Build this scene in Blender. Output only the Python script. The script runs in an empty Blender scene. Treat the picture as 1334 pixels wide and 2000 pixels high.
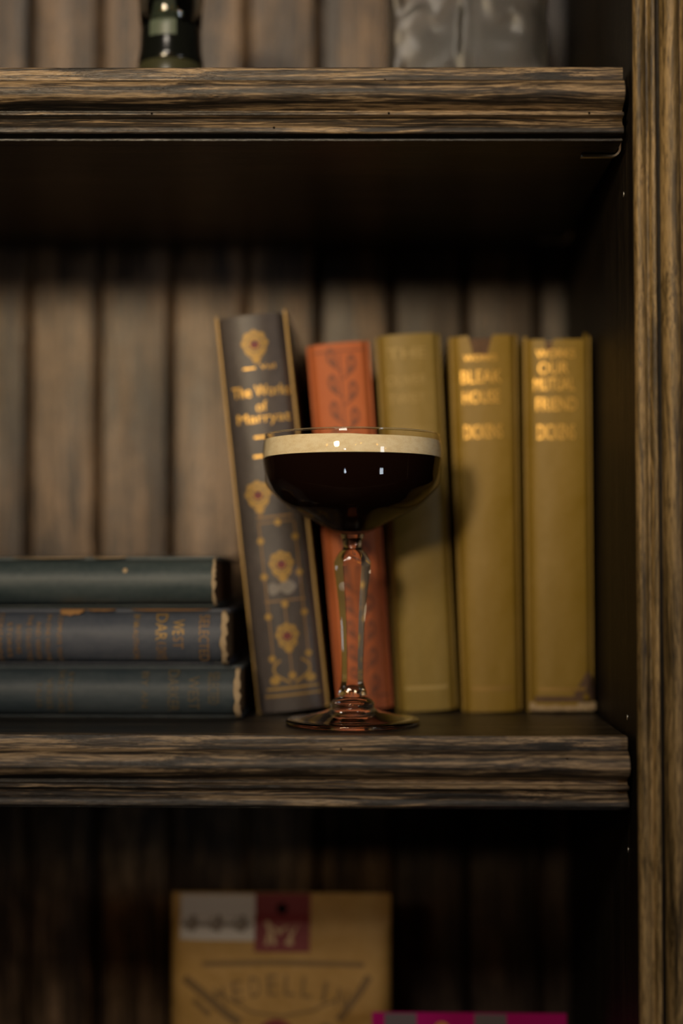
import bpy, bmesh, math, random
from mathutils import Vector, Matrix, noise as mnoise
random.seed(4)
S = 0.01                      # all numbers below are centimetres; S turns them into metres
PI = math.pi
scn = bpy.context.scene
COL = scn.collection
R = math.radians

# ------------------------------------------------------------------ camera, light, exposure
cam_data = bpy.data.cameras.new('camera')
cam = bpy.data.objects.new('camera', cam_data); COL.objects.link(cam)
cam_data.lens = 50; cam_data.sensor_width = 36; cam_data.sensor_fit = 'AUTO'
cam.location = (0, 0, 8.55 * S)
cam.rotation_euler = (R(90 + 2.0), 0, R(1.505))
cam_data.clip_start = 0.02
cam_data.dof.use_dof = True
cam_data.dof.focus_distance = 0.721
cam_data.dof.aperture_fstop = 1.6
cam_data.dof.aperture_blades = 0
scn.camera = cam
scn.view_settings.view_transform = 'Standard'
scn.view_settings.look = 'None'
scn.view_settings.gamma = 1
scn.view_settings.use_curve_mapping = False
scn.view_settings.exposure = 0.0
scn.cycles.use_denoising = True
scn.cycles.max_bounces = 14
scn.cycles.transmission_bounces = 12
scn.cycles.blur_glossy = 0.3
scn.cycles.sample_clamp_indirect = 6

world = bpy.data.worlds.new('dim_room'); scn.world = world
world.use_nodes = True
wb = world.node_tree.nodes['Background']
wb.inputs[0].default_value = (1.0, .72, .42, 1); wb.inputs[1].default_value = .007

def lamp(name, kind, loc, target, power, color, size=None, size_y=None, spot=None, blend=.5):
    d = bpy.data.lights.new(name, kind); o = bpy.data.objects.new(name, d); COL.objects.link(o)
    o.location = Vector(loc) * S
    v = (Vector(target) - Vector(loc)).normalized()
    o.rotation_euler = v.to_track_quat('-Z', 'Y').to_euler()
    d.energy = power; d.color = color
    if kind == 'AREA':
        d.shape = 'RECTANGLE'; d.size = size * S; d.size_y = (size_y or size) * S
    else:
        d.shadow_soft_size = size * S
    if kind == 'SPOT':
        d.spot_size = R(spot); d.spot_blend = blend
    return o
# a shaded lamp behind the photographer, a little left and just above the glass
lamp('key_lamp', 'SPOT', (-62, -105, 56), (-7, 80, 31), 94, (1, .78, .49), 12, spot=23, blend=1.0)
# daylight from a window high behind
lamp('window_light', 'AREA', (-45, -135, 138), (0, 80, 20), 17, (1, .87, .72), 40, 40)
# a small cool window far to the right
lamp('side_window', 'AREA', (105, -60, 26), (10, 75, 10), 2.4, (.85, .92, 1.0), 14, 30)
# small amber bulbs in the room behind
for q in ((70, -40, 42), (40, -120, 60), (-70, -40, 40), (14, -90, 48), (95, -30, 30)):
    lamp('amber_bulb', 'POINT', q, (0, 80, 10), .7, (1, .36, .03), 2.5)
# narrow cool spot behind the photographer, added for a sheen on the back wall
lamp('wall_sheen_spot', 'SPOT', (-38, -150, 30), (-13, 95, 10), 11, (.86, .90, 1.0), 9, spot=9, blend=1.0)

# ------------------------------------------------------------------ materials
def mat(name, base=(.5, .5, .5), rough=.6, metal=0, spec=.5, coat=0, trans=0, ior=1.45):
    m = bpy.data.materials.new(name); m.use_nodes = True
    b = m.node_tree.nodes['Principled BSDF']
    b.inputs['Base Color'].default_value = (*base, 1)
    b.inputs['Roughness'].default_value = rough
    b.inputs['Metallic'].default_value = metal
    b.inputs['Specular IOR Level'].default_value = spec
    b.inputs['Coat Weight'].default_value = coat
    b.inputs['Transmission Weight'].default_value = trans
    b.inputs['IOR'].default_value = ior
    return m, m.node_tree, b
def N(nt, t, **kw):
    n = nt.nodes.new(t)
    for k, v in kw.items(): setattr(n, k, v)
    return n
def coords(nt, scale, rot=(0, 0, 0), loc=(0, 0, 0)):
    tc = N(nt, 'ShaderNodeTexCoord'); mp = N(nt, 'ShaderNodeMapping')
    mp.inputs['Scale'].default_value = tuple(100 * s for s in scale)
    mp.inputs['Rotation'].default_value = rot
    mp.inputs['Location'].default_value = loc
    nt.links.new(tc.outputs['Object'], mp.inputs[0]); return mp.outputs[0]
def noise(nt, vec, scale=1, detail=3, rough=.5, dist=0):
    n = N(nt, 'ShaderNodeTexNoise')
    n.inputs['Scale'].default_value = scale; n.inputs['Detail'].default_value = detail
    n.inputs['Roughness'].default_value = rough; n.inputs['Distortion'].default_value = dist
    nt.links.new(vec, n.inputs['Vector']); return n.outputs['Fac']
def ramp(nt, fac, stops):
    r = N(nt, 'ShaderNodeValToRGB'); e = r.color_ramp.elements
    while len(e) < len(stops): e.new(.5)
    for el, (p, c) in zip(e, stops): el.position = p; el.color = (*c, 1) if len(c) == 3 else c
    nt.links.new(fac, r.inputs[0]); return r.outputs[0]
def math_(nt, op, a, b=None, c=None):
    n = N(nt, 'ShaderNodeMath', operation=op)
    for i, v in enumerate((a, b, c)):
        if v is None: continue
        if isinstance(v, (int, float)): n.inputs[i].default_value = v
        else: nt.links.new(v, n.inputs[i])
    return n.outputs[0]
def mixc(nt, fac, a, b, blend='MIX'):
    n = N(nt, 'ShaderNodeMix', data_type='RGBA', blend_type=blend)
    for i, v in ((0, fac), (6, a), (7, b)):
        if isinstance(v, (int, float)): n.inputs[i].default_value = v
        elif isinstance(v, tuple): n.inputs[i].default_value = (*v, 1)
        else: nt.links.new(v, n.inputs[i])
    return n.outputs[2]
def bump(nt, b, h, strength=.3, dist=.0004):
    n = N(nt, 'ShaderNodeBump'); n.inputs['Strength'].default_value = strength; n.inputs['Distance'].default_value = dist
    nt.links.new(h, n.inputs['Height']); nt.links.new(n.outputs[0], b.inputs['Normal'])

def wood(name, axis, dark, mid, light, tone=0.0, rough=.42, fine=1.0, spec=.5, warp=1.6, contrast=1.0, coat=0):
    """stained open-grained oak: long dark and golden streaks along one axis"""
    m, nt, b = mat(name, mid, rough, spec=spec, coat=coat)
    b.inputs['Coat Roughness'].default_value = .34
    def sc(al, ac): return tuple(al if 'xyz'[i] == axis else ac for i in range(3))
    wn = N(nt, 'ShaderNodeTexNoise'); wn.inputs['Scale'].default_value = 1; wn.inputs['Detail'].default_value = 2
    nt.links.new(coords(nt, sc(.055, .22)), wn.inputs['Vector'])
    w1 = N(nt, 'ShaderNodeVectorMath', operation='MULTIPLY_ADD')
    nt.links.new(wn.outputs['Color'], w1.inputs[0]); w1.inputs[1].default_value = sc(0, warp); w1.inputs[2].default_value = (0, 0, 0)
    w2 = N(nt, 'ShaderNodeVectorMath', operation='ADD')
    nt.links.new(coords(nt, (1, 1, 1)), w2.inputs[0]); nt.links.new(w1.outputs[0], w2.inputs[1])
    def vec(al, ac):
        n = N(nt, 'ShaderNodeVectorMath', operation='MULTIPLY'); nt.links.new(w2.outputs[0], n.inputs[0]); n.inputs[1].default_value = sc(al, ac)
        return n.outputs[0]
    broad = noise(nt, vec(.05, .9 * fine), 1, 2, .5)
    grain = noise(nt, vec(.13, 6.0 * fine), 1, 4, .62)
    fineg = noise(nt, vec(.40, 24 * fine), 1, 3, .65)
    pores = noise(nt, vec(1.1, 42 * fine), 1, 2, .5)
    f = math_(nt, 'MULTIPLY_ADD', broad, .60, math_(nt, 'MULTIPLY_ADD', grain, .80, math_(nt, 'MULTIPLY', fineg, .40)))
    f = math_(nt, 'MULTIPLY_ADD', math_(nt, 'ADD', f, -.90), 1.0 * contrast, .5 + tone)
    c = ramp(nt, f, [(.38, dark), (.47, tuple(d * .5 + m_ * .5 for d, m_ in zip(dark, mid))), (.54, mid), (.64, light)])
    p = ramp(nt, pores, [(.40, (.14, .12, .11)), (.50, (1, 1, 1))])
    c = mixc(nt, .8, c, p, 'MULTIPLY')
    nt.links.new(c, b.inputs['Base Color'])
    nt.links.new(math_(nt, 'MULTIPLY_ADD', fineg, .35, rough - .15), b.inputs['Roughness'])
    bump(nt, b, math_(nt, 'ADD', math_(nt, 'MULTIPLY', pores, .8), fineg), .6, .0003)
    return m
M = {}
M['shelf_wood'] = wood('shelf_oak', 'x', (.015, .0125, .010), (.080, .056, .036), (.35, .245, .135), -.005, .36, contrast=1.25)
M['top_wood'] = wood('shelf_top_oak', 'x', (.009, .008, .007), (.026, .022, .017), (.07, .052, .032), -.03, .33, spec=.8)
M['post_wood'] = wood('post_oak', 'z', (.050, .033, .013), (.22, .145, .053), (.42, .28, .115), .03, .42, fine=.8)
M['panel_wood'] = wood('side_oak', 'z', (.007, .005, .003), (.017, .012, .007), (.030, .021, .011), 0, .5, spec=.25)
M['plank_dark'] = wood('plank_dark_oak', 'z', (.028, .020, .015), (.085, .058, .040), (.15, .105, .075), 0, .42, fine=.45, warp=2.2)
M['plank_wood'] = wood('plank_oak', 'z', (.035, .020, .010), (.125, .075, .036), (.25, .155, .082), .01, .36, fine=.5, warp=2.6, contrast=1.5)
M['dark_gap'] = mat('gap_black', (.004, .003, .003), .9, spec=.1)[0]
M['steel'] = mat('bracket_steel', (.85, .82, .74), .42, 1)[0]

def cloth(name, base, worn, amount=.5, rough=.6, weave=1.0, spec=.4):
    m, nt, b = mat(name, base, rough, spec=spec)
    blot = noise(nt, coords(nt, (.35, .35, .16)), 1, 4, .6, .5)
    fine = noise(nt, coords(nt, (3, 3, 3)), 1, 4, .65)
    f = math_(nt, 'MULTIPLY_ADD', blot, .7, math_(nt, 'MULTIPLY', fine, .3))
    c = ramp(nt, f, [(.40, base), (.62, tuple(x * (1 - amount) + y * amount for x, y in zip(base, worn)))])
    nt.links.new(c, b.inputs['Base Color'])
    thread = noise(nt, coords(nt, (22, 22, 22)), 1, 2)
    bump(nt, b, thread, .35 * weave, .0003)
    return m
M['olive_cloth'] = cloth('olive_cloth', (.245, .152, .018), (.33, .215, .052), .6, .5)
M['olive_cloth_green'] = cloth('olive_cloth_green', (.205, .135, .020), (.28, .19, .048), .6, .5)
M['red_cloth'] = cloth('rust_cloth', (.42, .105, .030), (.48, .145, .045), .5, .6)
M['navy_leather'] = cloth('navy_leather', (.055, .046, .044), (.10, .082, .072), .7, .38)
M['teal_cloth'] = cloth('teal_cloth', (.034, .050, .052), (.075, .092, .090), .7, .45)
M['slate_cloth'] = cloth('slate_cloth', (.052, .062, .082), (.105, .110, .125), .6, .5)
M['blue_cloth'] = cloth('blue_green_cloth', (.032, .046, .054), (.075, .088, .092), .6, .5)
M['gilt'] = mat('gilt', (.85, .50, .11), .42, .45)[0]
M['gilt_dull'] = mat('gilt_dull', (.34, .205, .050), .5, .3)[0]
M['gilt_faint'] = mat('gilt_faint', (.36, .25, .075), .55, .1)[0]
M['gilt_brown'] = mat('gilt_brown', (.27, .155, .060), .55, .2)[0]
M['gilt_ghost'] = mat('gilt_ghost', (.12, .095, .055), .6, .1)[0]
M['maroon'] = mat('maroon_inlay', (.16, .028, .03), .6)[0]
M['black_ink'] = mat('blind_tooling', (.20, .065, .03), .65)[0]
M['fray'] = cloth('frayed_board', (.34, .24, .13), (.52, .40, .25), .6, .9)
M['liner'] = cloth('torn_lining', (.095, .055, .035), (.20, .12, .07), .6, .9)
M['orange_wear'] = mat('rubbed_edge', (.42, .22, .08), .7)[0]
def pages(name, base):
    m, nt, b = mat(name, base, .85)
    g = noise(nt, coords(nt, (26, .6, .6)), 1, 3)
    nt.links.new(ramp(nt, g, [(.35, tuple(x * .55 for x in base)), (.62, base)]), b.inputs['Base Color'])
    bump(nt, b, g, .6, .0004); return m
M['pages'] = pages('old_pages', (.34, .22, .11))
M['pages_dark'] = pages('browned_pages', (.20, .10, .045))

def glass(name, col=(1, 1, 1), rough=0.0, ior=1.5):
    m, nt, b = mat(name, col, rough, trans=1, ior=ior); return m
M['glass'] = glass('clear_glass', (.985, .985, .98))
def thin_glass():
    # blown wall about a millimetre thick: light goes straight through, the surface mirrors by Fresnel
    m = bpy.data.materials.new('blown_glass'); m.use_nodes = True; nt = m.node_tree; nt.nodes.clear()
    o = N(nt, 'ShaderNodeOutputMaterial'); mx = N(nt, 'ShaderNodeMixShader'); t = N(nt, 'ShaderNodeBsdfTransparent'); g_ = N(nt, 'ShaderNodeBsdfGlossy')
    g_.inputs['Roughness'].default_value = .0
    lw = N(nt, 'ShaderNodeLayerWeight'); lw.inputs[0].default_value = .5
    nt.links.new(ramp(nt, lw.outputs['Facing'], [(.60, (.985, .985, .975)), (.99, (.62, .58, .50))]), t.inputs[0])
    f5 = math_(nt, 'POWER', lw.outputs['Facing'], 5.5)
    nt.links.new(math_(nt, 'MULTIPLY_ADD', f5, .65, .035), mx.inputs[0]); nt.links.new(t.outputs[0], mx.inputs[1]); nt.links.new(g_.outputs[0], mx.inputs[2]); nt.links.new(mx.outputs[0], o.inputs[0])
    return m
M['bowl_glass'] = thin_glass()
M['crystal'] = glass('cut_crystal', (.96, .97, .96), .30, 1.35)
M['coffee'] = mat('coffee', (.008, .003, .002), .9, spec=0)[0]
fm, nt, b = mat('coffee_foam', (.78, .60, .34), .75, spec=.3)
fn = noise(nt, coords(nt, (26, 26, 26)), 1, 3, .6); fb = noise(nt, coords(nt, (2.2, 2.2, 5)), 1, 2)
nt.links.new(ramp(nt, math_(nt, 'MULTIPLY_ADD', fn, .5, math_(nt, 'MULTIPLY', fb, .5)), [(.36, (.80, .64, .38)), (.58, (.93, .80, .54))]), b.inputs['Base Color'])
bump(nt, b, fn, .5, .0002)
M['foam'] = fm
M['bubble'] = mat('bubble_foam', (.30, .19, .10), .5)[0]

# ------------------------------------------------------------------ mesh helpers
class MB:
    def __init__(s): s.v = []; s.f = []; s.mi = []; s.cur = 0
    def add(s, vs, fs):
        o = len(s.v); s.v += [tuple(p) for p in vs]; s.f += [tuple(i + o for i in f) for f in fs]; s.mi += [s.cur] * len(fs); return s
    def box(s, x0, x1, y0, y1, z0, z1):
        vs = [(x, y, z) for x in (x0, x1) for y in (y0, y1) for z in (z0, z1)]
        return s.add(vs, [(0, 1, 3, 2), (4, 6, 7, 5), (0, 4, 5, 1), (2, 3, 7, 6), (0, 2, 6, 4), (1, 5, 7, 3)])
    def grid(s, fn, nu, nv, closed_u=False):
        vs = [fn(i / nu, j / nv) for j in range(nv + 1) for i in range(nu if closed_u else nu + 1)]
        W = nu if closed_u else nu + 1; fs = []
        for j in range(nv):
            for i in range(nu):
                a = j * W + i; b_ = j * W + (i + 1) % W if closed_u else a + 1
                fs.append((a, b_, b_ + W, a + W))
        return s.add(vs, fs)
    def lathe(s, prof, n=96, c=(0, 0), shape=None):
        """closed lathe; profile points (r, z); r = 0 ends become poles"""
        vs = []; rings = []
        for r_, z in prof:
            if r_ < 1e-5: rings.append([len(vs)]); vs.append((c[0], c[1], z))
            else:
                ring = []
                for k in range(n):
                    a = 2 * PI * k / n; q = shape(r_, z, a) if shape else r_
                    ring.append(len(vs)); vs.append((c[0] + q * math.cos(a), c[1] + q * math.sin(a), z))
                rings.append(ring)
        fs = []
        for A, B in zip(rings, rings[1:]):
            if len(A) == 1 and len(B) == 1: continue
            for k in range(n):
                k2 = (k + 1) % n
                if len(A) == 1: fs.append((A[0], B[k2], B[k]))
                elif len(B) == 1: fs.append((A[k], A[k2], B[0]))
                else: fs.append((A[k], A[k2], B[k2], B[k]))
        return s.add(vs, fs)
    def extrude_profile(s, prof, a0, a1, axis='x', steps=1):
        """closed profile swept along an axis: prof = [(p, q)] -> x-axis: (a, p, q), z-axis: (p, q, a)"""
        n = len(prof); vs = []; fs = []
        for k in range(steps + 1):
            a = a0 + (a1 - a0) * k / steps
            for p, q in prof: vs.append((a, p, q) if axis == 'x' else (p, q, a))
        for k in range(steps):
            for i in range(n):
                j = (i + 1) % n; fs.append((k * n + i, k * n + j, (k + 1) * n + j, (k + 1) * n + i))
        fs.append(tuple(range(n))[::-1]); fs.append(tuple(steps * n + i for i in range(n)))
        return s.add(vs, fs)
    def build(s, name, m, parent=None, smooth=False, bevel=0, seg=2, angle=40, merge=True):
        me = bpy.data.meshes.new(name)
        me.from_pydata([(x * S, y * S, z * S) for x, y, z in s.v], [], s.f)
        for mm in (m if isinstance(m, (list, tuple)) else [m]): me.materials.append(mm)
        for p, i in zip(me.polygons, s.mi): p.material_index = i
        bm = bmesh.new(); bm.from_mesh(me)
        if merge: bmesh.ops.remove_doubles(bm, verts=bm.verts, dist=1e-6)
        bmesh.ops.recalc_face_normals(bm, faces=bm.faces)
        bm.to_mesh(me); bm.free()
        if smooth:
            me.polygons.foreach_set('use_smooth', [True] * len(me.polygons))
            if angle < 180: me.set_sharp_from_angle(angle=R(angle))
        o = bpy.data.objects.new(name, me); COL.objects.link(o)
        if bevel:
            bv = o.modifiers.new('bevel', 'BEVEL'); bv.width = bevel * S; bv.segments = seg; bv.limit_method = 'ANGLE'
        if parent: o.parent = parent
        return o
def thing(name, label, cat, loc=(0, 0, 0), rot=(0, 0, 0), group=None):
    o = bpy.data.objects.new(name, None); COL.objects.link(o); o.empty_display_size = .02
    o.location = Vector(loc) * S; o.rotation_euler = rot
    o['label'] = label; o['category'] = cat
    if group: o['group'] = group
    return o
def text_polys(txt, width, height, shear=0.0):
    """a word as flat polygons fitted into width x height (cm), centred on the origin"""
    cu = bpy.data.curves.new('tmp', 'FONT'); cu.body = txt; cu.size = 1; cu.resolution_u = 3; cu.shear = shear
    ob = bpy.data.objects.new('tmp', cu); COL.objects.link(ob)
    dg = bpy.context.evaluated_depsgraph_get(); dg.update()
    me = ob.evaluated_get(dg).to_mesh()
    vs = [(v.co.x, v.co.y) for v in me.vertices]; fs = [tuple(p.vertices) for p in me.polygons]
    ob.evaluated_get(dg).to_mesh_clear(); bpy.data.objects.remove(ob); bpy.data.curves.remove(cu)
    xs = [v[0] for v in vs]; ys = [v[1] for v in vs]; x0, x1, y0, y1 = min(xs), max(xs), min(ys), max(ys)
    return [((x - (x0 + x1) / 2) / (x1 - x0) * width, (y - (y0 + y1) / 2) / (y1 - y0) * height) for x, y in vs], fs
class Flat:
    """flat figures (gilding, print) laid on a surface by a mapping (u, v) -> (x, y, z)"""
    def __init__(s): s.v = []; s.f = []
    def add(s, vs, fs, u, v, rot=0):
        o = len(s.v); c, n = math.cos(rot), math.sin(rot)
        s.v += [(u + x * c - y * n, v + x * n + y * c) for x, y in vs]; s.f += [tuple(i + o for i in f) for f in fs]
    def text(s, t, u, v, w, h, rot=0, shear=0): s.add(*text_polys(t, w, h, shear), u, v, rot)
    def ring(s, u, v, r1, r0, n=20, sx=1.0, lobes=0, amp=0):
        vs = []; fs = []
        for k in range(n):
            a = 2 * PI * k / n; q = 1 + amp * math.cos(lobes * a)
            vs += [(r1 * q * math.cos(a) * sx, r1 * q * math.sin(a)), (r0 * math.cos(a) * sx, r0 * math.sin(a))]
        for k in range(n):
            j = (k + 1) % n; fs.append((2 * k, 2 * j, 2 * j + 1, 2 * k + 1))
        s.add(vs, fs, u, v)
    def disc(s, u, v, r_, n=14, sx=1.0, lobes=0, amp=0):
        s.add([(r_ * (1 + amp * math.cos(lobes * 2 * PI * k / n)) * math.cos(2 * PI * k / n) * sx, r_ * (1 + amp * math.cos(lobes * 2 * PI * k / n)) * math.sin(2 * PI * k / n)) for k in range(n)], [tuple(range(n))], u, v)
    def rect(s, u0, u1, v0, v1, n=8):
        """split along its long side so that it follows a curved surface"""
        vs = []; fs = []
        for k in range(n + 1):
            t = k / n
            if u1 - u0 > v1 - v0: vs += [(u0 + (u1 - u0) * t, v0), (u0 + (u1 - u0) * t, v1)]
            else: vs += [(u0, v0 + (v1 - v0) * t), (u1, v0 + (v1 - v0) * t)]
        for k in range(n): fs.append((2 * k, 2 * k + 2, 2 * k + 3, 2 * k + 1))
        s.add(vs, fs, 0, 0)
    def line(s, pts, w):
        for (a, b_), (c, d) in zip(pts, pts[1:]):
            L = math.hypot(c - a, d - b_) or 1; nx, ny = -(d - b_) / L * w / 2, (c - a) / L * w / 2
            s.add([(a + nx, b_ + ny), (c + nx, d + ny), (c - nx, d - ny), (a - nx, b_ - ny)], [(0, 1, 2, 3)], 0, 0)
    def build(s, name, m, mapping, parent):
        mb = MB(); mb.add([mapping(u, v) for u, v in s.v], s.f)
        return mb.build(name, m, parent, merge=False)
def jitter(a, k, seed=0): return mnoise.noise(Vector((a * k, seed * 7.3, 1.7)))

# ------------------------------------------------------------------ the bookcase
XW = 12.45                                                   # inner face of the right side panel
bookcase = thing('bookcase', 'dark stained oak bookcase with moulded shelves and planked back', 'bookcase', (0, 0, -33.2))
def bc(o):                                                   # children keep room coordinates
    o.location.z += 33.2 * S; return o
# planked back: boards with a hollow joint between them
GX = [-43.3, -38.4, -33.5, -28.55, -23.62, -18.93, -13.98, -9.0, -4.04, .87, 5.84, 10.62, 15.4]
back = MB()
for k, (a, b_) in enumerate(zip(GX, GX[1:])):
    w = (b_ - a)
    prof = []
    for i in range(17):
        t = i / 16; x = a + .10 + (w - .20) * t; e = abs(2 * t - 1)
        prof.append((x, 95.0 + .10 * math.cos(PI * 2 * t) * .5 + (.30 + .22 * (k % 2)) * max(0, (e - .84) / .16) ** 2))
    prof += [(b_ - .10, 96.4), (a + .10, 96.4)]
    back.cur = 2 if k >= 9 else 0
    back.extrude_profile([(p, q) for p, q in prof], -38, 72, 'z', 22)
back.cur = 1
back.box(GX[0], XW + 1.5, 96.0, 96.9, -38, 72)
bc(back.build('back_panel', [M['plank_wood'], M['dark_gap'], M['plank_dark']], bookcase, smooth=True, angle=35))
# right side panel, bored with shelf pin holes
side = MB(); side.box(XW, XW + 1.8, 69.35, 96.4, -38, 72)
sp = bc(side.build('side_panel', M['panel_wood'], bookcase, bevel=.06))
for (y, z) in ((72.0, 27.2), (72.0, -5.85), (72.0, .75)):
    ph = MB(); ph.lathe([(0, 0), (.10, 0), (.18, .03), (.24, .05), (.24, -.02), (0, -.02)], 20)
    o = ph.build('shelf_pin_hole', M['steel'], sp); o.location = (XW * S, y * S, z * S); o.rotation_euler = (0, R(-90), 0); o.scale = (.6, .45, .5)
# fluted face post
pf = [(12.47, 70.6), (12.47, 69.35), (12.50, 69.15), (12.60, 69.02), (12.74, 68.98), (12.90, 69.05), (13.02, 69.20), (13.10, 69.30), (13.20, 69.30),
      (13.27, 69.14), (13.36, 69.04), (13.48, 69.04), (13.56, 69.16), (13.60, 69.42), (13.74, 69.46), (13.80, 69.20), (13.92, 68.96), (14.12, 68.78),
      (14.34, 68.74), (14.54, 68.82), (14.66, 69.0), (14.70, 69.3), (14.80, 69.3), (14.86, 69.1), (15.2, 68.9), (15.8, 68.85), (16.4, 69.0), (16.6, 69.4),
      (16.9, 69.4), (17.0, 69.05), (17.4, 69.0), (17.7, 69.3), (17.7, 70.6)]
post = MB(); post.extrude_profile(pf, -38, 72, 'z', 2)
bc(post.build('face_post', M['post_wood'], bookcase, smooth=True, angle=50))

# moulded shelves
MP = [(70.22, 0), (70.20, -.04), (70.16, -.10), (70.14, -.40), (70.16, -.66), (70.08, -.70), (69.96, -.72), (69.86, -.76), (69.70, -.88), (69.56, -1.05), (69.47, -1.25),
      (69.44, -1.45), (69.48, -1.62), (69.60, -1.78), (69.78, -1.92), (70.10, -2.04), (70.32, -2.16), (70.30, -2.32), (69.90, -2.36), (69.84, -2.42), (69.85, -2.50), (69.94, -2.54),
      (70.28, -2.58), (70.36, -2.70), (70.26, -2.86), (70.02, -3.00), (69.90, -3.10), (69.86, -3.22), (69.87, -3.36), (69.93, -3.42), (70.30, -3.43), (71.0, -3.43), (71.0, 0)]
def shelf(z, x1, th, tilt=0.0, pins=()):
    root = bpy.data.objects.new('shelf', None); COL.objects.link(root); root.parent = bookcase; root.empty_display_size = .02
    root.location = (x1 * S, 0, (z + 33.2) * S); root.rotation_euler = (0, tilt, 0)
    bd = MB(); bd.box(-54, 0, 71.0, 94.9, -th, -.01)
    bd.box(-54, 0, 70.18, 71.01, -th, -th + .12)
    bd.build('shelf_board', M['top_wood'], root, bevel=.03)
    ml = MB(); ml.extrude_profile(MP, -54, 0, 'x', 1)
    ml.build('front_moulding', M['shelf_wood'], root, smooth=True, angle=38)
    for x, dz, y in pins:
        n_ = MB(); n_.lathe([(0, .02), (.045, .02), (.06, 0), (.06, -.1), (0, -.1)], 10)
        o = n_.build('nail_head', M['dark_gap'], root); o.location = (x * S, y * S, dz * S); o.rotation_euler = (R(90), 0, 0)
    return root
shelf(33.12, 12.13, 3.72, R(.45), [(-1.5, -.66, 70.15), (-11.8, -.66, 70.15), (-1.7, -2.43, 69.83), (-11.6, -2.43, 69.83), (-23.4, -2.43, 69.83), (-17.3, -3.15, 69.86)])
shelf(0, 12.13, 3.55, 0, [(-3.0, -1.0, 69.58), (-14, -.66, 70.15)])
shelf(-33.2, 12.13, 3.55)
# L-shaped steel shelf supports
def bracket(y, z):
    b_ = MB(); pr = []
    x0, x1 = 10.35, 12.28
    path = [(x0, z)] + [(x1 - .35 + .35 * math.sin(a), z + .35 - .35 * math.cos(a)) for a in [PI / 2 * i / 8 for i in range(9)]] + [(x1, z + 1.2)]
    outer = [(x0, z - .11)] + [(x1 - .35 + .46 * math.sin(a), z + .35 - .46 * math.cos(a)) for a in [PI / 2 * i / 8 for i in range(9)]] + [(x1 + .11, z + 1.2)]
    loop = path + outer[::-1]; n = len(loop)
    vs = [(x, y, q) for x, q in loop] + [(x, y + .30, q) for x, q in loop]
    fs = [(i, (i + 1) % n, n + (i + 1) % n, n + i) for i in range(n)]
    m_ = len(path)
    for i in range(m_ - 1): fs += [(i, i + 1, n - 2 - i, n - 1 - i)[::-1], (n + i, n + i + 1, 2 * n - 2 - i, 2 * n - 1 - i)]
    b_.add(vs, fs); bc(b_.build('shelf_bracket', M['steel'], bookcase))
bracket(72.3, 29.33); bracket(91.5, 29.33)

# ------------------------------------------------------------------ books
def book(name, label, w, H, D, mats, loc, rot, sag=.42, wt=None, z0=None, z1=None, group=None, board_up=0.0, seed=1, nv=60, page_mat='pages', board_th=.26):
    """upright book: x = thickness 0..w, y = spine crest 0..fore edge D, z = height 0..H"""
    root = thing(name, label, 'book', loc, rot, group)
    wt = wt or w
    W = lambda z: w + (wt - w) * z / H
    z0 = z0 or (lambda t: 0); z1 = z1 or (lambda t: 0)
    def ysp(t):                                               # t in -1..1 across the spine
        a = abs(t)
        y = sag * a ** 2.3
        if a > .82: y += .42 * ((a - .82) / .18) ** 1.6
        return y
    def surf(u, v, off=0):                                    # u, v in cm on the spine
        t = 2 * u / W(v) - 1
        return (u, ysp(max(-1, min(1, t))) - off, v)
    mcol, mboard = mats
    sp_ = MB(); th = .13
    def P_(i, j, inner):
        t = -1 + 2 * i; bot = z0(t); top = H - z1(t)
        z = bot + (top - bot) * j
        y = ysp(t) + (th if inner else 0)
        y += 0 if inner else .018 * mnoise.noise(Vector((t * 2.2, z * .55, seed * 3.1))) + .006 * mnoise.noise(Vector((t * 8, z * 2.2, seed)))
        return (.13 + (W(z) - .26) * i, y, z)
    nu = 36
    sp_.grid(lambda i, j: P_(i, j, False), nu, nv); sp_.grid(lambda i, j: P_(i, j, True), nu, nv)
    n0 = (nu + 1) * (nv + 1); Wd = nu + 1; fs = []
    for i in range(nu):
        fs += [(i, i + 1, n0 + i + 1, n0 + i), (nv * Wd + i, nv * Wd + i + 1, n0 + nv * Wd + i + 1, n0 + nv * Wd + i)]
    for j in range(nv):
        fs += [(j * Wd, (j + 1) * Wd, n0 + (j + 1) * Wd, n0 + j * Wd), (j * Wd + nu, (j + 1) * Wd + nu, n0 + (j + 1) * Wd + nu, n0 + j * Wd + nu)]
    sp_.f += fs; sp_.mi += [0] * len(fs)
    sp_.build('spine', mcol, root, smooth=True, angle=60)
    ys = sag + .38
    for k in (0, 1):
        bd = MB()
        x = lambda z: 0 if k == 0 else W(z) - board_th
        bd.add([(x(z) + dx, y, z) for z in (-.02, H + board_up) for dx in (0, board_th) for y in (ys, D)],
               [(0, 1, 3, 2), (4, 6, 7, 5), (0, 4, 5, 1), (2, 3, 7, 6), (0, 2, 6, 4), (1, 5, 7, 3)])
        bd.build('cover_board', mboard, root, bevel=.06)
    pg = MB(); i0 = board_th + .02
    pg.add([(xx, y, z) for z, ww in ((.3, W(0)), (H - .3, W(H))) for xx in (i0, ww - i0) for y in (ys + .02, D - .35)],
           [(0, 1, 3, 2), (4, 6, 7, 5), (0, 4, 5, 1), (2, 3, 7, 6), (0, 2, 6, 4), (1, 5, 7, 3)])
    pg.build('page_block', M[page_mat], root)
    root['_h'] = H; del root['_h']
    return root, surf, W

def lean(deg): return (0, -R(deg), 0)

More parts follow.
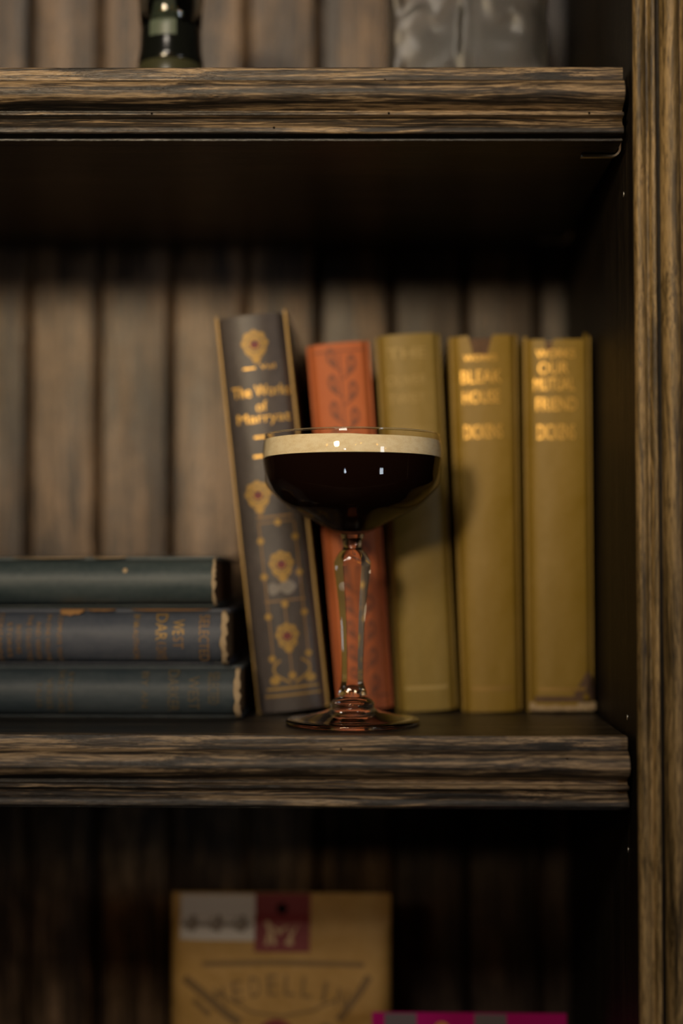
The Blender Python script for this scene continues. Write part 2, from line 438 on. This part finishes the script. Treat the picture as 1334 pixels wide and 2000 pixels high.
# --- dark navy book leaning at the left of the row
nav, ns, _ = book('leather_book', 'thick dark navy book with gilt flower ornaments leaning at left of the row', 4.05, 22.35, 14.2,
                  (M['navy_leather'], M['navy_leather']), (-6.85, 79.6, .02), lean(6.3), sag=.55, board_up=.32, seed=3)
g = Flat()
g.text('The Works', 2.2, 18.02, 3.25, .62); g.text('of', 2.16, 17.15, .62, .58); g.text('Marryat', 2.2, 16.42, 3.0, .72)
g.text('Vol', 2.72, 19.36, .85, .28); g.rect(1.35, 2.05, 19.28, 19.36)
g.rect(1.55, 2.6, 15.35, 15.47); g.rect(1.4, 2.55, 14.27, 14.4)
g.build('gilt_title', M['gilt'], lambda u, v: ns(u, v, .03), nav)
for (u, v, r_) in ((2.14, 20.72, .72), (1.42, 12.25, .70), (2.3, 8.25, .66), (2.2, 4.25, .62)):
    g = Flat(); g.ring(u, v, r_, r_ * .70, 28, 1, 8, .09); g.ring(u, v, r_ * .60, r_ * .34, 20, 1, 6, .1); g.disc(u + .01, v - 1.28 * r_, .24)
    g.line([(u - .5, v - .5), (u, v - 1.4 * r_), (u + .5, v - .5)], .12); g.disc(u, v + .28, .12)
    fl = g.build('gilt_flower', M['gilt_dull'], lambda u, v: ns(u, v, .028), nav)
    g = Flat(); g.disc(u, v - .10, .22, 12, 1.2); g.build('maroon_inlay', M['maroon'], lambda u, v: ns(u, v, .034), fl)
g = Flat()
for u, v in ((1.28, 9.59), (3.23, 9.66), (1.26, 7.57), (3.24, 7.64), (2.25, 5.95), (1.25, 5.33), (3.29, 5.4), (1.22, 2.97), (3.27, 3.1), (2.35, 10.55)): g.disc(u, v, .19)
for s_ in (-1, 1):
    g.line([(2.25 + s_ * (.12 + .9 * math.sin(t * 2.6)), 1.55 + 1.3 * t) for t in [i / 10 for i in range(11)]], .11)
    g.disc(2.25 + s_ * 1.0, 1.75, .24, 14, 1.2)
g.disc(2.25, 1.95, .22); g.rect(.75, 3.6, 1.22, 1.34); g.rect(.6, 3.7, .84, .94)
g.build('gilt_ornament', M['gilt_dull'], lambda u, v: ns(u, v, .028), nav)
M['pale_patch'] = mat('pale_patch', (.20, .175, .15), .5)[0]  # paler blotches laid on the navy spine
g = Flat(); g.disc(1.75, 6.85, .33, 12, 1.1, 3, .15); g.disc(2.5, 6.9, .40, 12, 1.2, 4, .1); g.build('pale_patch', M['pale_patch'], lambda u, v: ns(u, v, .024), nav)
g = Flat()
g.rect(1.2, 3.2, 10.84, 10.94); g.rect(1.2, 3.2, 10.55, 10.62); g.rect(1.15, 3.4, 6.12, 6.2)
for u, v0, v1 in ((1.28, 1.9, 10.5), (3.27, 1.9, 10.5), (1.42, 10.8, 11.6), (2.24, 1.7, 5.9)): g.rect(u - .035, u + .035, v0, v1, 12)
g.build('gilt_frame', M['gilt_brown'], lambda u, v: ns(u, v, .026), nav)
bd = MB()
for x in (.02, 3.93): bd.box(x, x + .10, .87, .95, 0, 22.6)
bd.box(0, 4.05, .85, .95, -.04, .05)
for z in [i * .55 + .4 for i in range(40)]: bd.box(4.052, 4.062, 1.15, 1.5, z, z + .34)
bd.box(4.052, 4.06, .96, 1.04, .1, 22.5); bd.box(4.052, 4.06, 1.62, 1.7, .1, 22.5)
bd.build('gilt_border', M['gilt_dull'], nav)

# --- rust red book
red, rs, _ = book('cloth_book', 'rust-red cloth book with dark scrolled tooling beside the navy book', 3.15, 20.95, 13.6,
                  (M['red_cloth'], M['red_cloth']), (-2.33, 80.8, .02), lean(5.0), sag=.30, wt=3.6, seed=5, board_up=.05)
g = Flat()
for k in range(13):
    v = 20.2 - k * 1.52
    for s_, dv in ((-1, 0), (1, -.45)):
        c0 = 1.92 - .02 * k + s_ * .58
        g.ring(c0, v + dv, .50, .22, 16, .50); g.disc(c0 - s_ * .18, v + dv - .45, .16)
        g.line([(1.92 - .02 * k, v + dv - .9), (c0, v + dv - .5)], .10)
g.rect(1.78, 1.86, 1.2, 20.3, 30); g.rect(.5, 3.0, .72, .82); g.rect(.35, 3.25, 20.42, 20.50)
g.build('scroll_tooling', M['black_ink'], lambda u, v: rs(u, v, .02), red)

# --- three olive cloth volumes, each lettered in gilt
OLG = 'olive cloth volumes at the right end of the row'
def volume(label, w, wt, x, deg, mat_, lines, gm, seed, z0=None, z1=None, H=21.45, y=80.8, rule=True):
    r_, s_, W = book('cloth_volume', label, w, H, 13.8, (M[mat_], M[mat_]), (x, y, .02), lean(deg), sag=.40, wt=wt, seed=seed, group=OLG, z0=z0, z1=z1, nv=90)
    g = Flat()
    for t, u, v, ww, hh in lines: g.text(t, u, v, ww, hh)
    g.build('gilt_title', M[gm], lambda u, v: s_(u, v, .03), r_)
    if rule:
        g = Flat(); g.rect(.55, w - .55, 1.22, 1.42, 10); g.build('gilt_rule', M['gilt_dull' if gm == 'gilt' else gm], lambda u, v: s_(u, v, .03), r_)
    return r_, s_
volume('olive cloth volume with faded gilt title, next to the rust-red book', 3.5, 3.72, 1.0, 3.2, 'olive_cloth_green',
       [('THE', 1.75, 20.35, 2.3, .62), ('OLIVER', 1.65, 18.8, 2.3, .55), ('TWIST', 1.6, 17.75, 2.1, .55), ('DICKENS', 1.75, 15.9, 2.3, .5)], 'gilt_faint', 7)
def notch(c, hw, depth, seed, base=.05):
    def f(t):
        d = max(0, 1 - abs((t - c) / hw)); return base + depth * min(1, d * 2.2) * (1 + .25 * jitter(t, 6, seed)) + .07 * abs(jitter(t, 5, seed + 1))
    return f
v2, s2 = volume('olive cloth volume with a deep torn notch in the spine head, middle of three', 3.4, 3.92, 4.75, 1.9, 'olive_cloth',
       [('BLEAK', 1.72, 19.02, 2.3, .72), ('HOUSE', 1.68, 17.85, 2.1, .72), ('DICKENS', 1.72, 15.88, 2.15, .78), ('WORKS', 1.7, 20.1, 1.9, .35)], 'gilt', 8, z1=notch(-.12, .38, 1.15, 2))
v3, s3 = volume('olive cloth volume with ragged head and torn spine foot, rightmost of three', 3.76, 3.86, 8.46, .45, 'olive_cloth',
       [('OUR', 1.62, 19.52, 1.7, .68), ('MUTUAL', 1.68, 18.6, 2.3, .72), ('FRIEND', 1.78, 17.46, 2.3, .74), ('DICKENS', 1.75, 15.88, 2.1, .86), ('WORKS', 1.75, 20.35, 2.2, .5)], 'gilt', 9,
       z1=lambda t: .25 + notch(-.30, .14, .75, 4, 0)(t) - (.38 if t > .8 else 0), z0=lambda t: .42 + .10 * jitter(t, 4, 6) + (.25 if t > .55 else 0))
# brown lining that shows through the torn places
for root_, w, top0, notch_c in ((v2, 4.0, 21.25, 0), (v3, 3.9, 21.0, 0)):
    l = MB(); l.grid(lambda i, j: (.45 + (w - .9) * i, .17 + .34 * abs(2 * i - 1) ** 2.3 + (.02 * jitter(i, 9, j)), 19.6 + (top0 - 19.6) * j - (.12 * abs(jitter(i, 5, 3)) if j == 1 else 0)), 20, 6)
    o = l.build('spine_lining', M['liner'], root_, smooth=True)
    sm = o.modifiers.new('solid', 'SOLIDIFY'); sm.thickness = .0006; sm.offset = 0
l = MB(); l.grid(lambda i, j: (.1 + 3.7 * i, .13 + .40 * abs(2 * i - 1) ** 2.3 - .10 * (1 - j), .10 + .45 * j + .06 * jitter(i, 9, 3)), 30, 4)
o = l.build('frayed_foot', M['fray'], v3, smooth=True); sm = o.modifiers.new('solid', 'SOLIDIFY'); sm.thickness = .0015; sm.offset = 0
g = Flat()
pts = [(2.5, .62), (3.72, .62), (3.76, 1.3), (3.66, 2.0), (3.35, 2.35), (3.0, 1.8), (2.6, 1.2)]
g.add([(3.35, 1.2)] + pts, [(0, i + 1, (i + 1) % 7 + 1) for i in range(7)], 0, 0)
g.rect(.35, 3.1, .62, .92, 12)
g.build('torn_patch', M['liner'], lambda u, v: s3(u, v, .022), v3)

# --- three books lying flat at the left, spines to the front, heads to the right
def lying(name, label, w, H, head_x, z_top, y, mat_, seed, yaw=0, z1=None, pm='pages', D=14.0, sag=.85, pitch=0):
    # local z -> +x, local x -> down; the book's head points right
    rt = Matrix.Rotation(yaw, 4, 'Z') @ Matrix.Rotation(R(90) + pitch, 4, 'Y')
    r_, s_, W = book(name, label, w, H, D, (M[mat_], M[mat_]), (head_x, y, z_top), rt.to_euler(), sag=sag, seed=seed, z1=z1, group='books lying flat in a stack at the left', page_mat=pm, board_th=.24)
    off = rt @ Vector((0, 0, -H * S)); r_.location = r_.location + off
    return r_, s_
ragged = lambda s_: (lambda t: .06 + .10 * abs(jitter(t, 4, s_)) + .08 * jitter(t, 11, s_))
b3, q3 = lying('cloth_book', 'blue-green cloth book with faded title, bottom of the flat stack', 2.85, 22.4, -7.45, 2.87, 76.6, 'blue_cloth', 11, z1=ragged(1))
b2, q2 = lying('cloth_book', 'slate-grey cloth book with brown gilt title, middle of the flat stack', 3.06, 22.3, -8.18, 5.96, 76.6, 'slate_cloth', 12, z1=ragged(2))
b1, q1 = lying('cloth_book', 'plain dark teal book with rubbed edges, top of the flat stack', 2.80, 22.6, -8.86, 8.84, 77.0, 'teal_cloth', 13, z1=ragged(3), pm='pages_dark', pitch=R(-.25))
# lettering runs across each spine; u counts down from the upper edge, v towards the head
def across(fl, t, dist, u0, u1, h):
    fl.text(t, (u0 + u1) / 2, dist, u1 - u0, h)
H2 = 22.3; g = Flat()
across(g, 'WE', H2 - 2.64, .55, 1.35, .62); across(g, 'DAR', H2 - 3.56, .25, 1.65, .62); across(g, 'BY AN', H2 - 4.93, .3, .95, .30)
g.build('gilt_title', M['gilt_dull'], lambda u, v: q2(u, v, .03), b2)
g = Flat()
across(g, 'SELECTED', H2 - 1.25, .3, 2.8, .55); across(g, 'K DAYS', H2 - 3.56, 1.75, 2.7, .55); across(g, 'ST', H2 - 2.64, 1.45, 2.1, .55); across(g, 'AUTHOR', H2 - 4.93, 1.05, 2.7, .3)
g.build('brown_title', M['gilt_brown'], lambda u, v: q2(u, v, .03), b2)
g = Flat()
for k, (x, a, b_) in enumerate(((-20.48, .2, 2.9), (-19.98, .7, 2.6), (-19.48, .8, 2.4), (-18.92, .3, 2.8), (-18.41, .65, 2.7), (-17.88, .3, 2.8), (-17.26, .25, 2.8))):
    across(g, ['CONTAINING', 'STORIES', 'SKETCHES', 'THE COLLECTED', 'AND VERSES', 'IN ONE VOLUME', 'COMPLETE TEXT'][k], H2 - (-8.18 - x), a, b_, .24)
g.build('brown_imprint', M['gilt_brown'], lambda u, v: q2(u, v, .03), b2)
g = Flat(); H3 = 22.4
LT = ((-8.9, .3, 2.0, 'SELECTED', .6), (-9.98, .5, 2.3, 'WEST', .6), (-11.09, .2, 2.4, 'DARKER', .6), (-12.62, .3, 2.2, 'BY AN', .35), (-16.66, .3, 2.4, 'STORIES', .26), (-17.16, .2, 2.5, 'SKETCHES', .3), (-17.78, .6, 2.3, 'VERSES', .3), (-18.34, .8, 2.2, 'TALES', .26))
for nm, part in (('faded_title', LT[:4]), ('faded_imprint', LT[4:])):
    g = Flat()
    for x, a, b_, t, h in part: across(g, t, H3 - (-7.45 - x), a, b_, h)
    g.build(nm, M['gilt_ghost'], lambda u, v: q3(u, v, .03), b3)
# frayed cloth ends at the heads, rubbed edges along the joints
for (root_, q, w, H, wid) in ((b1, q1, 2.80, 22.6, .16), (b2, q2, 3.06, 22.3, .30), (b3, q3, 2.85, 22.4, .30)):
    g = MB()
    def fr(i, j, q=q, w=w, H=H, wid=wid):
        u = .1 + (w - .2) * i
        v = H - .02 - wid * (1.0 + .45 * jitter(i, 7, w)) * (1 - j) + .14 * j * jitter(i, 13, w + 2)
        x, y, z = q(u, v, .03 + .05 * jitter(i, 17, j + w)); return (x, y, z)
    g.grid(fr, 26, 3)
    o = g.build('frayed_head', M['fray'], root_, smooth=True); sm = o.modifiers.new('solid', 'SOLIDIFY'); sm.thickness = .0011; sm.offset = 0
def rub(root_, q, segs, m_):
    g = Flat()
    for v0, v1, u0, u1 in segs:
        n = 14; vs = []; fs = []
        for k in range(n + 1):
            t = k / n; e = math.sin(PI * t) ** .4; vs += [(u0, v0 + (v1 - v0) * t), (u0 + (u1 - u0) * e * (1 + .3 * jitter(t, 5, v0)), v0 + (v1 - v0) * t)]
        for k in range(n): fs.append((2 * k, 2 * k + 2, 2 * k + 3, 2 * k + 1))
        g.add(vs, fs, 0, 0)
    g.build('rubbed_edge', m_, lambda u, v: q(u, v, .03), root_)
rub(b2, q2, [(H2 - 9.3, H2 - 7.9, .02, .30), (H2 - 7.9, H2 - 6.2, .02, .10), (H2 - 5.5, H2 - .9, .02, .09)], M['orange_wear'])
rub(b1, q1, [(22.6 - 11.5, 22.6 - 7.2, .0, .09), (22.6 - 7.0, 22.6 - 5.0, .0, .10)], M['fray'])
g = Flat(); g.disc(.75, 22.6 - 4.95, .13); g.build('scuff_mark', M['fray'], lambda u, v: q1(u, v, .03), b1)

# ------------------------------------------------------------------ the coupe glass
GXc, GYc = -1.40, 75.4
def spline(pts, n=8):
    out = []
    for i in range(len(pts) - 1):
        p0 = pts[max(0, i - 1)]; p1 = pts[i]; p2 = pts[i + 1]; p3 = pts[min(len(pts) - 1, i + 2)]
        for k in range(n):
            t = k / n
            out.append(tuple(.5 * ((2 * b_) + (-a + c) * t + (2 * a - 5 * b_ + 4 * c - d) * t * t + (-a + 3 * b_ - 3 * c + d) * t ** 3) for a, b_, c, d in zip(p0, p1, p2, p3)))
    out.append(pts[-1]); return out
glass_root = thing('coupe_glass', 'clear stemmed coupe glass with faceted stem on the middle shelf', 'glass', (GXc, GYc, .01))
outer = spline([(.55, 9.98), (.95, 10.12), (1.55, 10.42), (2.17, 10.74), (2.88, 11.10), (3.50, 11.46), (4.06, 11.98), (4.6, 12.62), (4.66, 13.3), (4.76, 13.95), (4.75, 14.5), (4.68, 15.0), (4.64, 15.22)], 6)
inner = spline([(.001, 10.14), (.55, 10.17), (.95, 10.26), (1.5, 10.53), (2.12, 10.85), (2.81, 11.21), (3.42, 11.56), (3.95, 12.06), (4.31, 12.66), (4.55, 13.32), (4.66, 13.98), (4.65, 14.5), (4.59, 15.0), (4.56, 15.22)], 6)
bowl = MB()
bowl.lathe([(0, 9.98)] + outer + [(4.635, 15.25), (4.60, 15.27), (4.565, 15.26)] + inner[::-1][:-1] + [(0, 10.14)], 128)
o = bowl.build('bowl', M['bowl_glass'], glass_root, smooth=True, angle=60)
rim = MB(); rim.lathe([(4.60 + .055 * math.cos(a), 15.22 + .055 * math.sin(a)) for a in [2 * PI * k / 12 for k in range(13)]], 128)
rim.build('rim', M['glass'], glass_root, smooth=True, angle=180)
# stem: six flat panels between round knops
stem_p = [(0, 1.45), (.62, 1.45), (.76, 1.52), (.70, 1.75), (.60, 2.0), (.55, 2.3), (.545, 3.3), (.58, 4.4), (.63, 5.4), (.70, 6.3), (.79, 7.1), (.87, 7.75), (.93, 8.25), (.93, 8.5), (.86, 8.75), (.72, 8.98), (.56, 9.15), (.50, 9.3), (.49, 9.45), (.53, 9.68), (.60, 9.88), (.635, 9.93), (.635, 9.97), (0, 9.97)]
def hexa(r_, z, a):
    k = 0
    if 1.5 < z < 8.9: k = min(1, (z - 1.5) / .3) * min(1, (8.9 - z) / .35)
    s_ = (a + R(0)) % (PI / 3); q = math.cos(PI / 6) / math.cos(s_ - PI / 6)
    return r_ * (1 + k * (q * 1.04 - 1))
stem = MB(); stem.lathe(stem_p, 96, shape=hexa); stem.build('stem', M['glass'], glass_root, smooth=True, angle=24)
foot_p = [(0, 1.44), (.66, 1.44), (.80, 1.38), (1.02, 1.26), (1.13, 1.14), (1.17, 1.03), (1.13, .93), (1.16, .84), (1.24, .77), (1.45, .69), (1.9, .55), (2.5, .40), (3.1, .31), (3.40, .29), (3.50, .25), (3.545, .17), (3.53, .08), (3.46, .02), (3.36, 0), (3.1, .03), (2.4, .12), (1.8, .20), (1.3, .30), (.9, .42), (.5, .50), (0, .52)]
foot = MB(); foot.lathe(foot_p, 128); foot.build('foot', M['glass'], glass_root, smooth=True, angle=50)

# the drink inside it: coffee and foam just touch the glass
def inner_r(z):
    for (r0, z0_), (r1, z1_) in zip(inner, inner[1:]):
        if z0_ <= z <= z1_: return r0 + (r1 - r0) * (z - z0_) / max(1e-6, z1_ - z0_)
    return inner[-1][0]
drink = thing('coffee_cocktail', 'black coffee cocktail under a cream foam head inside the coupe glass', 'drink', (GXc, GYc, .01))
ZL = 14.02
cf = MB(); cf.lathe([(0, 10.12)] + [(r_ + .03, z - .01) for r_, z in inner[1:] if z < ZL - .02] + [(inner_r(ZL) + .03, ZL), (0, ZL)], 128)
cf.build('coffee', M['coffee'], drink, smooth=True, angle=60)
def foam_top(r_, a):
    # a little higher towards the front left, slipped down at the right
    return 14.98 + .035 * mnoise.noise(Vector((math.cos(a) * 2, math.sin(a) * 2, r_))) - .16 * max(0, math.cos(a - R(-30))) ** 2 * (r_ / 4.5) ** 2
fo = MB(); n = 128; prof = [(0, ZL + .002), (inner_r(ZL) + .03, ZL + .002)] + [(inner_r(z) + .03, z) for z in (14.2, 14.4, 14.6, 14.8, 14.9)]
fo.lathe(prof + [(inner_r(15.0) + .03, 15.0), (3.5, 15.0), (2, 15.0), (0, 15.0)], n)
fo.v = [(x, y, foam_top(math.hypot(x, y), math.atan2(y, x)) if z > 14.95 else z) for x, y, z in fo.v]
o = fo.build('foam', M['foam'], drink, smooth=True, angle=60)

# ------------------------------------------------------------------ upper shelf: bottle and cut-glass decanter
US = 33.2
bt = thing('bottle', 'dark bottle with a glossy black waisted neck on the upper shelf', 'bottle', (-11.85, 80, 33.36))
M['pale_glass'] = mat('olive_glaze', (.045, .045, .022), .3)[0]
M['black_gloss'] = mat('black_gloss', (.006, .007, .006), .16, spec=.6)[0]
M['smoke_glass'] = glass('smoked_glass', (.62, .64, .62), .05)
M['sage_patch'] = mat('sage_patch', (.10, .125, .09), .35)[0]
body = MB(); body.lathe([(0, 0), (1.8, 0), (1.95, .12), (2.0, .5), (1.98, 2.7), (1.92, 3.1), (1.84, 3.35), (0, 3.35)], 64)
body.build('base', M['pale_glass'], bt, smooth=True, angle=50)
cap = MB(); cap.lathe([(0, 3.36), (1.84, 3.36), (1.88, 3.45), (1.84, 3.75), (1.74, 4.4), (1.73, 5.35), (1.60, 5.7), (1.46, 6.3), (1.39, 6.9), (1.36, 7.6), (1.36, 9.5), (1.0, 10.5), (0, 10.6)], 64)
cap.build('neck', M['black_gloss'], bt, smooth=True, angle=50)
sl = MB(); sl.lathe([(1.66, 5.5), (1.72, 5.6), (1.80, 6.4), (1.90, 7.6), (1.92, 9.5), (1.5, 10.6), (1.4, 10.6), (1.8, 9.5), (1.78, 7.6), (1.7, 6.4), (1.62, 5.6), (1.66, 5.5)], 64)
sl.build('glass_sleeve', M['smoke_glass'], bt, smooth=True, angle=50)
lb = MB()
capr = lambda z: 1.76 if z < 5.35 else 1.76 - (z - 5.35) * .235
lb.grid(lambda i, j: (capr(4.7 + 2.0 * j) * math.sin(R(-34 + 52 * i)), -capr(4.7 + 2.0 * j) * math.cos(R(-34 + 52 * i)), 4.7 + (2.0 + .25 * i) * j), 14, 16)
lb.build('sage_patch', M['sage_patch'], bt, smooth=True)  # sage-green patch curved round the front of the neck
lb = MB()
lb.grid(lambda i, j: (1.375 * math.sin(R(-38 + 72 * i)), -1.375 * math.cos(R(-38 + 72 * i)), 6.72 + .27 * i + .9 * j), 14, 3)
lb.build('maroon_label', mat('maroon_label', (.07, .022, .018), .4)[0], bt, smooth=True)

dec = thing('decanter', 'square cut-crystal decanter on the upper shelf at the right', 'decanter', (5.2, 85.6, 33.26))
def squ(hw, rr):
    def f(r_, z, a):
        n_ = 16.0; q = (abs(math.cos(a)) ** n_ + abs(math.sin(a)) ** n_) ** (-1 / n_)
        sc_ = q * r_
        if rr and 1.0 < z < 13.5:
            x, y = sc_ * math.cos(a), sc_ * math.sin(a)
            u = (x if abs(y) > abs(x) else y)
            # swirling wheel-cut leaves, mirrored about the middle rib
            au = abs(u)
            ph = math.hypot(au - 2.3, (z - 6.8) * .8) * 2.6 + math.atan2(z - 6.8, au - 2.3) * 2
            d = .06 * math.sin(ph) + .03 * math.sin(z * 3.1 + au * 2) + (.16 if au < .45 else 0) + (.10 if au > 3.9 else 0)
            sc_ += d
        return sc_
    return f
db = MB()
zs = [0, .1, .4] + [.7 + i * .16 for i in range(82)]
prof = [(0, 0)] + [(4.6 * (.94 if z < .05 else .985 if z < .2 else 1), z) for z in zs if z > -1] + [(4.2, 14.0), (3.2, 14.8), (1.9, 15.3), (1.55, 16.0), (1.5, 17.2), (1.75, 17.6), (1.2, 17.6), (1.15, 16.0), (1.3, 15.2), (3.0, 14.2)] 
db.lathe(prof, 144, shape=squ(4.6, True))
db.lathe([(3.0, 14.2)] + [(4.15, z) for z in (13.6, 8, 3, 1.2)] + [(3.9, .9), (0, .85)], 144, shape=squ(3.6, False))
db.build('body', M['crystal'], dec, smooth=True, angle=70)
st = MB(); st.lathe([(0, 15.6), (1.0, 15.7), (1.1, 17.5), (1.5, 17.75), (2.0, 18.6), (2.1, 20), (1.6, 21.2), (.7, 21.8), (0, 21.9)], 8)
st.build('stopper', M['crystal'], dec)

# ------------------------------------------------------------------ lower shelf: kraft bag and magenta packet
def kraft_mat():
    m, nt, b = mat('kraft_paper', (.44, .25, .065), .55, spec=.35)
    f = noise(nt, coords(nt, (.5, .5, .5)), 1, 5, .6); nt.links.new(ramp(nt, f, [(.3, (.38, .21, .05)), (.7, (.50, .29, .085))]), b.inputs['Base Color'])
    cr = noise(nt, coords(nt, (.35, .35, .5)), 1, 4, .55, .8); bump(nt, b, cr, .5, .004); return m
M['kraft'] = kraft_mat()
def pouch(name, label, x0, x1, y, z_top, z_bot, m_, depth, cat):
    w = x1 - x0; Hh = z_top - z_bot
    root = thing(name, label, cat, ((x0 + x1) / 2, y, z_bot + .02))
    def thick(u, v):                                          # v 0 at the base, 1 at the sealed top
        e = (1 - abs(2 * u - 1) ** 4) ** .5
        return .05 + depth * e * (1 - v) ** .75 if v < .93 else .05
    def front(u, v):
        z = Hh * v; return (-w / 2 + w * u, -thick(u, v) + .05 * jitter(u * 3 + v, 3, 5), z)
    def backf(u, v): return (-w / 2 + w * u, .02 + thick(u, v) * .35, Hh * v)
    b_ = MB(); nu, nv = 30, 44
    b_.grid(front, nu, nv); b_.grid(backf, nu, nv)
    n0 = (nu + 1) * (nv + 1); Wd = nu + 1
    for i in range(nu):
        b_.f += [(i, i + 1, n0 + i + 1, n0 + i), (nv * Wd + i, nv * Wd + i + 1, n0 + nv * Wd + i + 1, n0 + nv * Wd + i)]
    for j in range(nv):
        b_.f += [(j * Wd, (j + 1) * Wd, n0 + (j + 1) * Wd, n0 + j * Wd), (j * Wd + nu, (j + 1) * Wd + nu, n0 + (j + 1) * Wd + nu, n0 + j * Wd + nu)]
    b_.mi = [0] * len(b_.f)
    b_.build('pouch', m_, root, smooth=True, angle=60)
    def mp(off):
        def f(X, Z):
            u = (X - x0) / w; v = (Z - z_bot) / Hh
            x, yy, z = front(u, v); return (x, yy - off, z)
        return f
    return root, mp
bag, bm_ = pouch('coffee_bag', 'kraft paper coffee bag with a dark red square emblem on the lower shelf', -12.45, .68, 86.0, -11.32, -33.2, M['kraft'], 3.2, 'bag')
M['white_label'] = mat('white_sticker', (.62, .55, .45), .6)[0]; M['maroon_print'] = mat('maroon_print', (.20, .030, .028), .55)[0]
M['brown_print'] = mat('brown_print', (.20, .115, .035), .6)[0]; M['grey_print'] = mat('grey_print', (.22, .17, .12), .6)[0]; M['cream_print'] = mat('cream_print', (.52, .34, .17), .6)[0]
def cells(x0, x1, z0, z1, n=8):
    g = Flat()
    for k in range(n): g.rect(x0, x1, z0 + (z1 - z0) * k / n, z0 + (z1 - z0) * (k + 1) / n, 10)
    return g
cells(-11.9, -7.42, -14.0, -11.42).build('white_sticker', M['white_label'], bm_(.03), bag)
g = Flat()
for x in (-11.2, -9.7, -8.25): g.disc(x, -13.1, .42, 14, 1, 5, .15)
g.rect(-11.8, -7.6, -13.25, -13.0); g.build('grey_print', M['grey_print'], bm_(.05), bag)
cells(-7.42, -4.12, -14.62, -11.34).build('red_square', M['maroon_print'], bm_(.05), bag)
g = Flat(); g.disc(-5.82, -12.25, .34, 12, 1, 5, .2); g.build('emblem_star', M['dark_gap'], bm_(.07), bag)
g = Flat()
g.text('M', -5.95, -13.5, 1.7, 1.45); g.rect(-6.9, -4.7, -13.0, -12.85); g.line([(-4.9, -12.9), (-5.5, -14.2)], .28); g.line([(-6.7, -12.9), (-6.2, -14.2)], .25)
g.build('emblem', M['cream_print'], bm_(.07), bag)
g = Flat()
word = 'MEDELLIN'
for k, ch in enumerate(word):
    a = (k - 3.5) / 3.5; g.text(ch, -5.8 + a * 3.6, -16.45 - .75 * a * a, .62 if ch != 'I' else .22, 1.15, -a * .22)
g.line([(-10.5, -15.35), (-8.0, -15.25), (-5.8, -15.2), (-3.3, -15.25), (-.9, -15.35)], .28)
g.line([(-11.6, -16.2), (-10.3, -17.1), (-9.0, -18.1), (-8.2, -18.6)], .5); g.line([(-.6, -16.0), (-1.1, -16.8), (-1.9, -17.8), (-2.4, -18.4)], .4)
g.line([(-11.0, -17.4), (-10.0, -18.2)], .3); g.line([(-9.6, -16.9), (-7.5, -18.0), (-5.8, -18.2), (-4.0, -17.9), (-2.4, -17.2)], .12)
g.build('brown_print', M['brown_print'], bm_(.05), bag)
g = Flat(); g.disc(-6.05, -19.6, 1.25, 28); g.build('round_seal', M['maroon_print'], bm_(.07), bag)
g = Flat(); g.disc(-3.1, -19.1, .5, 14); g.build('bean_print', M['brown_print'], bm_(.05), bag)

M['magenta'] = mat('magenta_film', (.42, .004, .13), .4)[0]
pk, pm_ = pouch('magenta_packet', 'magenta packet with grey patches in front of the kraft bag', -.42, 10.6, 81.9, -17.08, -33.2, M['magenta'], 1.6, 'packet')
M['grey_patch'] = mat('grey_patch', (.14, .11, .11), .6)[0]
for x_ in (1.2, 6.3):
    g = Flat(); g.rect(x_ - .9, x_ + .9, -18.1, -17.12, 8); g.build('grey_patch', M['grey_patch'], pm_(.04), pk)
g = Flat(); g.disc(3.55, -18.05, .5, 14); g.build('orange_print', mat('orange_print', (.55, .22, .04), .6)[0], pm_(.04), pk)
